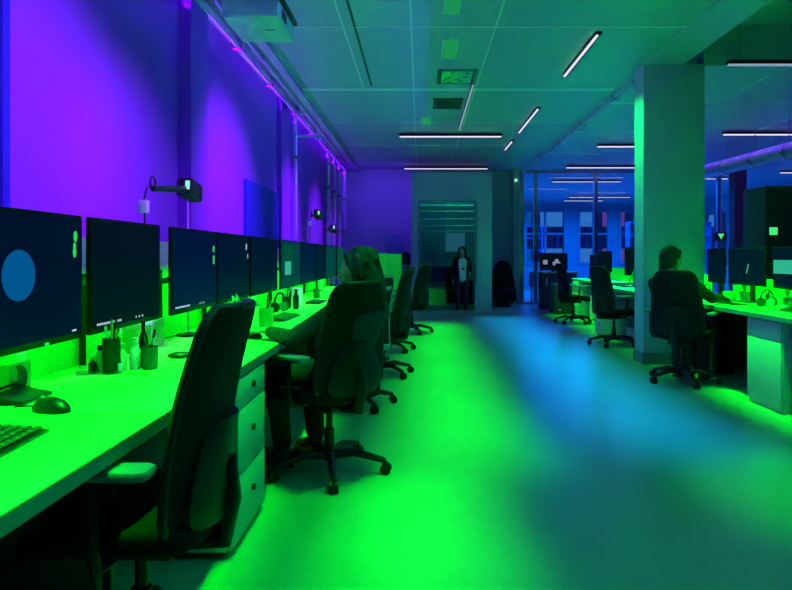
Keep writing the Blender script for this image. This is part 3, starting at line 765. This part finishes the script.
def standing(lb, loc, rz, hgt):
    s = hgt/1.72
    t = thing('person', lb, 'person', loc, rz); t.scale = (s, s, s)
    b = MB(); R = rotz(rad(-25), rad(-8)); hp = (0, .03, 1.60); p = head(b, hp, R)
    b.cap((0, 0, 1.40), (0, .02, 1.53), .055, .052)
    for k in range(7):
        u = k/6; b.ball((0, 0, .93+.42*u), (.13+.03*u-.03*math.sin(u*PI), .09+.01*u, .08))
    A = {}
    for q in (-1, 1):
        h = Vector((q*.09, 0, .90)); kn = Vector((q*.10, .03, .50)); an = Vector((q*.11, -.01, .09))
        b.cap(h, kn, .08, .055); b.cap(kn, an, .054, .036); b.cap(an, an+Vector((0, .15, -.05)), .034, .024); b.ball(an+Vector((0, -.02, -.04)), .032)
        shp = Vector((q*.17, 0, 1.40)); el = Vector((q*.23, -.03, 1.12)); wr = Vector((q*.17, .18, 1.05)) if q < 0 else Vector((q*.25, .04, .88))
        b.cap((q*.06, 0, 1.41), shp, .058, .05); b.cap(shp, el, .045, .035); b.cap(el, wr, .034, .023)
        hand(b, wr, wr-el, (q, 0, .3), -q, .5)
        A[q] = (h, kn, an, shp, el, wr)
    voxel(b, 'body', 'skin', t, .009, 4); eyes(p, R, t)
    c = MB()
    for k in range(7):
        u = k/6; c.ball((0, .012, .90+.44*u), (.142+.03*u-.02*math.sin(u*PI), .108, .085))
    voxel(c, 'shirt', 'white_shirt', t, .012, 4)
    MB().prism([(-.035, 0), (.045, .035), (-.03, .085)], 'y', .118, .124).build('shirt_print', 'bezel', t, xf=Matrix.Translation((0, .0, 1.12)))
    c = MB()
    for q in (-1, 1):
        h, kn, an, shp, el, wr = A[q]
        for k in range(8):
            u = k/7; c.ball((q*(.10+.02*u), -.02, .84+.54*u), (.075, .115, .07))
        c.cap((q*.05, -.02, 1.42), shp, .07, .065); c.cap(shp, el, .06, .052); c.cap(el, wr+(el-wr)*.15, .05, .042)
    for k in range(8): c.ball((0, -.07, .84+.54*k/7), (.12, .06, .07))
    voxel(c, 'jacket', 'jacket', t, .012, 4)
    c = MB()
    for q in (-1, 1):
        h, kn, an, *_ = A[q]; c.cap(h, kn, .092, .068); c.cap(kn, an+Vector((0, 0, .02)), .066, .052)
    c.cap((-.07, 0, .92), (.07, 0, .92), .10, .10)
    voxel(c, 'trousers', 'trousers', t, .012, 3)
    for q in (-1, 1):
        an = A[q][2]; c = MB(); c.ball(an+Vector((0, 0, -.02)), (.045, .055, .05)); c.cap(an+Vector((0, -.02, -.048)), an+Vector((0, .15, -.052)), .042, .037)
        voxel(c, 'shoe', 'white_plastic', t, .01, 2)
    c = MB(); c.ball(p(0, -.03, .04), (.09, .10, .10), 16, R.to_4x4())
    for q in (-1, 1):
        c.cap(p(q*.08, -.0, .06), p(q*.10, -.01, -.10), .03, .026, 8); c.cap(p(q*.10, -.01, -.10), p(q*.10, .0, -.22), .026, .014, 8)
    c.cap(p(0, -.07, 0), p(0, -.09, -.2), .07, .05)
    voxel(c, 'hair', 'hair', t, .009, 2)
    return t
standing('standing person in white shirt and dark open jacket before the glazed cubicle', (.86, 12.75, 0), rad(190), 1.38)

# ------------------------------------------------------------------ desk clutter, left
def keyboard(x, y, rz, lb, z=DZ, L=.44, W=.14, keys=True, grp='black keyboards on the desks'):
    t = thing('keyboard', lb, 'keyboard', (x, y, z), rz, grp)     # long side along local Y
    MB().prism([(-W/2, 0), (W/2, 0), (W/2, .010), (-W/2, .022)], 'y', -L/2, L/2, .003).build('keyboard_body', 'satin_black', t)
    if keys:
        kb = []
        for r in range(5):
            n = 15; x0 = -W/2+.012+r*.0245
            mbk = MB()
            for k in range(n):
                y0 = -L/2+.012+k*(L-.024)/n
                mbk.box(x0, x0+.02, y0, y0+(L-.024)/n-.004, .015, .030-.0022*r, .002, 1)
            mbk.build('key_row', 'grey_key', t)
    return t
mat('grey_key', (.03, .03, .033), .35, noise=(80, .2))
def mouse(x, y, rz, lb, m='satin_black', s=1.0, z=DZ, cable=None):
    t = thing('computer_mouse', lb, 'computer mouse', (x, y, z), rz, 'computer mice on the desks')
    b = MB(); b.ball((0, 0, .0), (.033*s, .062*s, .038*s), 24)
    bmesh.ops.bisect_plane(b.bm, geom=list(b.bm.verts)+list(b.bm.edges)+list(b.bm.faces), plane_co=(0, 0, 0.0), plane_no=(0, 0, -1), clear_outer=True)
    bmesh.ops.holes_fill(b.bm, edges=[e for e in b.bm.edges if e.is_boundary])
    b.build('shell', m, t); MB().cyl((-.004, .035*s, .030*s), (.004, .035*s, .030*s), .008, 12).build('scroll_wheel', 'grey_pad', t)
    if cable: MB().tube(cable, .0025, 6).build('cable', 'satin_black', t)
    return t
keyboard(-1.0, 1.36, rad(4), 'black keyboard cut by the left picture edge on the nearest desk')
mouse(-1.07, 1.80, rad(68), 'black computer mouse with curled cable on the nearest desk', s=1.1,
      cable=[(0, .065, .006), (.01, .10, .004), (-.02, .13, .004), (.02, .15, .004), (-.02, .17, .004), (.0, .20, .004), (.08, .27, .004)])
t = thing('desktop_speaker', 'small square desktop speaker with an oval cone at the left picture edge', 'speaker', (-1.33, 2.02, DZ))
MB().box(-.03, .03, -.055, .055, 0, .105, .006).build('cabinet', 'green_plastic', t)
MB().lathe([(.030, 0), (.036, .004), (.034, .008), (.022, .004)]).build('cone', 'pedestal_dark', t, xf=Matrix.Translation((.0, -.0, .055)) @ Matrix.Rotation(rad(-25), 4, 'Z') @ Matrix.Translation((.031, 0, 0)) @ Matrix.Rotation(rad(90), 4, 'Y') @ Matrix.Diagonal((1.25, .8, 1, 1)))
t = thing('phone_cradle', 'flat black phone cradle lying below the small speaker', 'phone stand', (-1.24, 1.93, DZ))
MB().prism([(-.05, 0), (.05, 0), (.05, .012), (.0, .02), (-.05, .035)], 'y', -.07, .08, .003).build('cradle', 'satin_black', t); MB().tube([(-.05, -.06, .04), (-.03, 0, .05), (-.05, .07, .045)], .005).build('clip', 'satin_black', t)
def cup(x, y, r, h, m, lb, name='pen_cup', cat='pen cup', pens=0, z=DZ, grp=None, seed=1):
    t = thing(name, lb, cat, (x, y, z), 0, grp)
    MB().lathe([(r*.9, 0), (r, h*.1), (r, h), (r*.9, h), (r*.88, h*.12), (0.0, h*.1)]).build('cup_body', m, t)
    random.seed(seed)
    for k in range(pens):
        a = random.random()*6.28; q = random.uniform(.03, .09)
        p0 = Vector((-.3*r*math.cos(a), -.3*r*math.sin(a), h*.15)); p1 = Vector((.8*r*math.cos(a), .8*r*math.sin(a), h+q))
        o = MB().cyl(t.matrix_basis @ p0, t.matrix_basis @ p1, .0045, 8).build('pen', ('bezel', 'metal', 'green_plastic', 'white_plastic')[k % 4])
        tag(o, 'slim pen leaning in the ' + lb, 'pen', 'pens in the ' + lb[:40])
    return t
def bottle(x, y, r, h, m, capm, lb, z=DZ, grp='small bottles by the pen cups'):
    t = thing('bottle', lb, 'bottle', (x, y, z), 0, grp)
    MB().lathe([(r*.9, 0), (r, .006), (r, h*.62), (r*.45, h*.78), (r*.4, h*.86)]).build('bottle_body', m, t)
    MB().lathe([(r*.5, h*.84), (r*.5, h), (r*.4, h*1.01)]).build('cap', capm, t); return t
# cluster: base y 371 -> about 2.45 m away
cup(-1.185, 2.38, .032, .135, 'black_plastic', 'tall black pen cup on the left desk', pens=5, seed=2)
bottle(-1.25, 2.42, .018, .10, 'green_plastic', 'bezel', 'small green bottle left of the tall black pen cup')
bottle(-1.175, 2.44, .019, .105, 'green_plastic', 'green_plastic', 'green squat bottle between the tall black pen cup and the pale bottle')
bottle(-1.130, 2.46, .021, .125, 'white_plastic', 'white_plastic', 'pale bottle in the middle of the pen cups')
bottle(-1.125, 2.52, .016, .185, 'bezel', 'bezel', 'tallest black bottle with a round cap behind the pale bottle')
cup(-1.075, 2.47, .030, .09, 'pedestal_dark', 'dark mesh pen cup at the right of the cluster', pens=7, seed=5)
cup(-1.16, 2.385, .016, .04, 'white_plastic', 'low pale jar in front of the pen cups', 'jar', 'jar')
bottle(-1.26, 2.385, .014, .06, 'satin_black', 'green_plastic', 'tiny black bottle with a green cap at the left front of the pen cups')
t = tag(MB().box(-1.30, -1.03, 2.34, 2.36, DZ, DZ+.014, .004).build('ruler', 'clear_plastic'), 'clear ruler lying in front of the pen cups', 'ruler')
t = thing('card_box', 'upright green-lit card box against the low screen behind the pen cups', 'box', (-1.34, 3.02, DZ)); 
MB().box(-.03, .04, -.17, .13, 0, .13, .004).build('box_body', 'green_plastic', t); MB().box(-.032, .042, -.172, .132, .11, .135, .003).build('lid', 'pedestal', t)
t = thing('hairbrush', 'dark oval hairbrush lying right of the pen cups', 'hairbrush', (-1.06, 2.74, DZ), rad(-60))
MB().ball((0, 0, .014), (.03, .055, .014), 16).build('brush_head', 'satin_black', t); MB().tube([(0, .05, .012), (0, .15, .012)], [.010, .008]).build('handle', 'satin_black', t)
def headset(x, y, rz, lb, z=DZ):
    t = thing('headset', lb, 'headset', (x, y, z), rz, 'headsets on the desks')
    MB().tube([(.075*math.cos(a), 0, .07+.085*math.sin(a)) for a in [k*PI/12 for k in range(13)]], .008, 8).build('headband', 'satin_black', t)
    for s in (-1, 1):
        e = MB().cyl((s*.055, 0, .045), (s*.085, 0, .045), .040, 18).build('earcup', 'black_plastic', t); MB().cyl((s*.045, 0, .045), (s*.056, 0, .045), .036, 18).build('ear_cushion', 'grey_pad', e)
    MB().tube([(.08, 0, .03), (.07, .06, .01), (.03, .10, .012)], .004, 6).build('microphone', 'satin_black', t)
    return t
headset(-1.10, 3.36, rad(40), 'black headset standing under the blue monitor with green marks')
def plant(x, y, z, h, r, n, lb, pot=.05, seed=1, grp='potted plants on the desks'):
    t = thing('potted_plant', lb, 'potted plant', (x, y, z), 0, grp)
    MB().lathe([(pot*.75, 0), (pot, pot*1.5), (pot*1.08, pot*1.5), (pot*1.05, pot*1.7), (pot*.9, pot*1.68), (0, pot*1.5)]).build('pot', 'pot', t)
    random.seed(seed); b = MB(); bb = b.bm
    for k in range(n):
        a = random.random()*2*PI; L = h*random.uniform(.6, 1); lean = random.uniform(.1, 1.0)*r; wd = random.uniform(.014, .028)
        pr = None
        for i in range(7):
            u = i/6; rr = lean*u**1.6+.008; zz = pot*1.5+L*u - L*.25*u**3*(lean/r); w = wd*math.sin(PI*min(.98, u*.9+.08))
            c_ = Vector((rr*math.cos(a), rr*math.sin(a), zz)); s_ = Vector((-math.sin(a), math.cos(a), 0))*w
            v1, v2, v3 = bb.verts.new(c_-s_), bb.verts.new(c_+s_), bb.verts.new(c_+Vector((0, 0, -.004)))
            if pr: bb.faces.new((pr[0], pr[2], v3, v1)); bb.faces.new((pr[2], pr[1], v2, v3))
            pr = (v1, v2, v3)
    b.build('leaves', 'leaf', t); return t
plant(-1.08, 3.72, DZ, .20, .10, 24, 'dark leafy potted plant behind the top of the nearest chair', .035, 4)
cup(-.98, 3.95, .045, .12, 'green_plastic', 'green cup just past the dark plant', pens=3, seed=8)
mouse(-.92, 3.42, rad(60), 'black mouse right of the nearest chair top')
keyboard(-.98, 4.45, rad(-4), 'black keyboard lying before the long-haired person')
t = tag(MB().box(-.90, -.74, 3.70, 3.73, DZ, DZ+.012, .004).build('pen', 'satin_black'), 'black marker lying in front of the second keyboard', 'pen')
t = tag(MB().box(-1.34, -1.30, 3.95, 4.15, DZ, DZ+.14, .004).build('picture_frame', 'paper'), 'pale card leaning under the navy monitors', 'card')
# far clutter
headset(-1.12, 4.95, rad(70), 'black headset beyond the second keyboard')
cup(-1.15, 5.35, .04, .10, 'black_plastic', 'black pen cup under the teal-window monitor', pens=4, seed=3)
bottle(-1.05, 5.25, .025, .17, 'satin_black', 'bezel', 'dark bottle under the teal-window monitor')
t = tag(MB().box(-1.15, -1.08, 5.55, 5.70, DZ, DZ+.16, .006).build('carton', 'paper'), 'pale carton standing behind the dark bottle', 'carton')
keyboard(-1.0, 6.0, 0, 'black keyboard beside the head of the long-haired person', keys=False)
cup(-1.1, 6.6, .035, .10, 'pedestal_dark', 'dark far mug on the left desks', 'mug', 'mug')
t = tag(MB().box(-1.15, -.95, 6.85, 7.1, DZ, DZ+.03, .004).build('notebook', 'paper'), 'pale notebook on the far left desks', 'notebook')
keyboard(-1.0, 7.6, 0, 'farthest black keyboard on the left desks', keys=False)
# ------------------------------------------------------------------ desk clutter, right
keyboard(2.92, 5.86, 0, 'black keyboard below the comet monitor on the right desk', keys=False)
headset(3.02, 6.52, rad(90), 'black headset on the right desk beside the seated person')
t = tag(MB().box(3.05, 3.11, 6.10, 6.24, DZ, DZ+.10, .004).build('carton', 'green_plastic'), 'small green carton under the comet monitor', 'carton')
headset(3.05, 5.45, rad(20), 'black headset standing between the two right monitors')
cup(3.2, 5.70, .03, .09, 'clear_plastic', 'clear pen cup right of the comet monitor stand', pens=4, seed=9)
t = tag(MB().box(3.10, 3.25, 5.2, 5.36, DZ, DZ+.02, .004).build('notebook', 'paper'), 'pale notebook under the right edge monitor', 'notebook')
t = thing('desk_telephone', 'black desk telephone at the right picture edge', 'telephone', (3.0, 4.95, DZ))
MB().prism([(-.08, 0), (.10, 0), (.10, .07), (-.08, .02)], 'y', -.10, .10, .006).build('telephone_body', 'satin_black', t)
MB().tube([(.0, -.06, .075), (.0, -.08, .085), (.02, .0, .095), (.0, .12, .085), (0, .14, .07)], [.02, .02, .012, .02, .02]).build('handset', 'satin_black', t)
plant(3.32, 5.60, DZ, .42, .16, 34, 'leafy plant behind the gap between the two right monitors', .05, 6)
plant(3.34, 6.38, DZ, .42, .10, 22, 'slim plant between the comet monitor and the column', .05, 7)
t = thing('shade_block', 'black block added as shade in the gap under the right desk by the column', 'shade block', (3.05, 6.45, 0))  # block added where only dark shade shows below the desk
MB().box(-.11, .11, -.24, .24, .01, .63, .01).build('case', 'black_plastic', t); MB().box(-.118, -.108, -.22, .22, .04, .60, .003).build('front_panel', 'satin_black', t)
for q in (-1, 1): MB().box(-.10, .10, q*.2-.02, q*.2+.02, 0, .012).build('foot', 'black_plastic', t)
# cluttered desk behind the column
def cable_heap(x, y, lb, seed):
    random.seed(seed)
    pts = [Vector((x+random.uniform(-.12, .12), y+random.uniform(-.35, .35), DZ+.02+random.random()*.16*(k % 3))) for k in range(14)]
    pts[0].z = pts[-1].z = DZ+.01
    return tag(MB().tube(pts, .008, 6).build('cable_tangle', 'satin_black'), lb, 'cables')
cable_heap(2.95, 8.6, 'black cable tangle on the desk just behind the column', 4)
cable_heap(3.27, 11.6, 'black cable tangle on the farthest right desk', 5)
plant(3.25, 7.8, DZ, .30, .2, 20, 'thin-leaved plant on the desk behind the column', .04, 12)
keyboard(3.0, 9.1, 0, 'black keyboard on the cluttered desk behind the column', keys=False)
t = thing('tote_box', 'green-lit low storage box on the floor under the cluttered right desk', 'box', (3.15, 8.6, 0))
MB().box(-.2, .2, -.28, .28, 0, .16, .01).build('box_body', 'pedestal', t); MB().box(-.21, .21, -.29, .29, .16, .18, .004).build('lid', 'pedestal', t)
# small things in the wing
t = thing('exit_sign', 'small black sign with a green downward triangle in the blue wing', 'sign', (6.9, 14.2, 1.60))
MB().box(-.16, .12, -.03, .03, -.06, .14, .008).build('sign_body', 'dark_wood', t); MB().cyl((0, 0, .14), (0, 0, ZC-1.6), .008, 6).build('hanger', 'metal', t)
MB().prism([(-.09, .10), (.05, .10), (-.02, -.03)], 'y', -.036, -.030).build('triangle', 'sign_green', t)
t = tag(MB().box(2.66, 2.78, 15.10, 15.14, .45, .80, .006).build('floor_sign', 'teal_board'), 'small pale upright card behind the glass post', 'card')
MB().box(2.70, 2.74, 15.08, 15.16, 0, .45).build('stand', 'metal', t)
# air duct across the right wing
t = thing('air_duct', 'wide pale blue round air duct crossing below the ceiling at the right', 'air duct', (0, 0, 0))
def px3(px, py, d): return Vector(((px-420)/F*d, d, 1.19-(py-256)/F*d))
a_, b_ = px3(660, 183, 13.5), px3(830, 141, 8.6)
a_.z = min(a_.z, 2.9)
dv = (b_-a_)
MB().cyl(a_, b_, .13, 24).build('duct_tube', 'duct', t)
for k in range(1, 6):
    c_ = a_+dv*k/6; MB().cyl(c_-dv.normalized()*.02, c_+dv.normalized()*.02, .14, 24).build('joint_band', 'metal', t)
    MB().cyl(c_+Vector((0, 0, .12)), Vector((c_.x, c_.y, ZC)), .006, 6).build('hanger', 'metal', t)
# shelves / displays glowing in the wing
def wallunit(x, y, w, lb):
    t = thing('shelving_unit', lb, 'shelving', (x, y, 0), 0, 'open shelving in the blue wing')
    for s in (-1, 1): MB().box(s*w/2-.02, s*w/2+.02, -.18, .18, 0, 2.3).build('side_panel', 'facade', t)
    for k in range(6): MB().box(-w/2+.02, w/2-.02, -.18, .18, .05+.44*k, .08+.44*k).build('shelf', 'facade', t)
    random.seed(int(x*10))
wallunit(7.4, 20.0, 1.4, 'open pale shelving in the blue wing right of the column')
wallunit(8.9, 20.2, 1.0, 'second open shelving nearer the right wall of the wing')
wallunit(4.0, 22.5, .8, 'pale shelving seen through the glass partition')
# building across the street
t = thing('office_building', 'pale blue office building with lit windows seen through the far windows', 'building', (8, 34, -4))
MB().box(-12, 9, 0, 6, 0, 16).build('facade_wall', 'facade', t)
k = 0
for r in range(6):
    MB().box(-12, 9, -.15, 0, .9+r*2.6, 1.15+r*2.6).build('floor_band', 'facade_red' if r % 2 else 'facade', t)
    for c_ in range(12):
        mname = ('city_blue', 'city_light', 'city_blue', 'city_light', 'city_red')[(r*5+c_*3) % 5]
        MB().box(-11.6+c_*1.7, -10.4+c_*1.7, -.05, .02, 1.6+r*2.6, 3.0+r*2.6).build('window', mname, t)

t2 = copy_tree(t); t2.location = (19, 22, -4.6); t2.rotation_euler = (0, 0, rad(-90)); t2['label'] = 'second blue-lit office building outside the right-hand windows of the wing'; t['group'] = t2['group'] = 'office buildings outside'
# ------------------------------------------------------------------ lights
def area(name, loc, target, sx, sy, col, power, spread=180):
    l = bpy.data.lights.new(name, 'AREA'); l.shape = 'RECTANGLE'; l.size = sx; l.size_y = sy; l.color = col; l.energy = power; l.spread = rad(spread)
    o = bpy.data.objects.new(name, l); C.objects.link(o); o.location = loc
    d = Vector(target)-Vector(loc); z = -d.normalized(); y = Vector((0, 1, 0)); x = y.cross(z).normalized(); y = z.cross(x)
    o.rotation_euler = Matrix((x, y, z)).transposed().to_euler(); return o
def spot(name, loc, target, ang, blend, col, power, r=.08):
    l = bpy.data.lights.new(name, 'SPOT'); l.spot_size = rad(ang); l.spot_blend = blend; l.color = col; l.energy = power; l.shadow_soft_size = r
    o = bpy.data.objects.new(name, l); C.objects.link(o); o.location = loc
    o.rotation_euler = (Vector(target)-Vector(loc)).to_track_quat('-Z', 'Y').to_euler(); return o
GREEN = (.0, 1.0, .001); BLUE = (.0, .16, 1.0); PURPLE = (.27, .0, 1.0); TEAL = (.0, .55, .45)
# green washes over the desks
area('desk_light', (-.55, 5.0, 3.2), (-.98, 5.0, .74), .15, 9.2, GREEN, 105, 22)
area('added_strip', (-1.285, 5.0, 1.08), (-1.42, 5.0, .93), .04, 9.2, GREEN, 22, 150)  # added green strip brightening the low screens behind the monitors
spot('added_divider_spot', (-.2, 9.3, 3.2), (-.6, 11.5, .95), 22, .8, GREEN, 110, .05)  # added spot that turns the row-end divider bright green
spot('added_column_spot', (1.86, 7.0, 3.24), (2.46, 6.98, 1.75), 95, 1, (0, 1, .12), 170, .06)  # added spot without a fixture, lightens the column's left side
spot('cubicle_light', (1.7, 10.6, 3.2), (1.4, 13, 1.0), 26, 1, (0, 1, .25), 40, .1)  # spot added to green the cubicle pillar
area('desk_light', (2.3, 5.0, 3.2), (3.1, 5.0, .74), .15, 2.6, GREEN, 95, 34)
area('added_strip', (3.31, 5.5, 1.0), (3.43, 5.5, .86), .04, 2.5, GREEN, 7, 150)  # strips added behind the right monitors too, for the green screens
area('added_strip', (3.33, 8.4, 1.0), (3.47, 8.4, .86), .04, 2.2, GREEN, 7, 150)
area('desk_light', (2.5, 10.0, 3.2), (3.2, 10.0, .74), .15, 5.0, GREEN, 90, 34)
area('aisle_light', (.25, 7.2, 3.22), (.25, 7.2, 0), .2, 7.4, GREEN, 56, 25)
area('aisle_light', (-.05, 2.7, 3.22), (-.05, 2.7, 0), .15, 1.4, GREEN, 10, 22)
spot('aisle_light', (2.0, 3.0, 3.2), (2.15, 3.05, 0), 34, 1, GREEN, 430, .1)
area('aisle_light', (1.60, 7.9, 3.22), (1.60, 7.9, 0), .2, 8.2, (0, .36, 1), 46, 27)  # blue wash added in place of window reflections on the floor
area('added_fill', (1.6, 2.0, 3.2), (1.6, 2.0, 0), 2, 3, (0, .95, .40), 32, 170)  # fill added overhead to tint ceiling, floor and column front
area('wing_light', (6.8, 11.5, 3.2), (6.8, 11.5, 0), 4.0, 5.0, (.16, .04, 1), 120, 150)
area('wing_light', (6, 20, 3.2), (6, 20, 0), 6, 7, (.0, .15, 1), 1250, 170)
area('cubicle_light', (.6, 13.19, 2.84), (.6, 13.6, 0), .9, .06, (0, .6, .5), 9, 160)  # put in to light the pale bars behind the doorway
area('cubicle_light', (.6, 14.4, 2.85), (.6, 14.4, 0), .6, .6, (0, .6, .4), 5, 160)
area('added_fill', (-.9, 13.9, 3.2), (-.9, 15.3, 1.9), 1.2, .2, (.14, .02, 1), 16, 140)  # blue fill added for the dark end wall
for y, ty, e, a in ((2.5, 3.0, 900, 52), (3.2, 3.9, 500, 40), (5.3, 5.9, 1150, 54), (8.4, 8.7, 800, 46), (10.8, 11.0, 600, 42), (12.2, 13.0, 450, 30)):
    spot('wall_light', (.55, y, 3.15), (WX, ty, 1.50), a, 1, PURPLE, e*.75, .12)
area('wall_light', (.2, 5.0, 3.2), (WX, 5.0, 2.5), .15, 10.5, (.06, .0, 1), 24, 120)
area('added_uplight', (-1.80, 6.0, 3.10), (-1.55, 6.0, 3.3), .03, 17, (.22, 0, 1), 34, 175)  # purple strip added to colour the ceiling edge and pipe
w = bpy.data.worlds.new('world'); S.world = w; w.use_nodes = True
w.node_tree.nodes['Background'].inputs[0].default_value = (.01, .08, .35, 1); w.node_tree.nodes['Background'].inputs[1].default_value = .6

S.view_settings.view_transform = 'Standard'; S.view_settings.look = 'None'; S.view_settings.gamma = 1; S.view_settings.exposure = -0.16
S.view_settings.use_curve_mapping = False
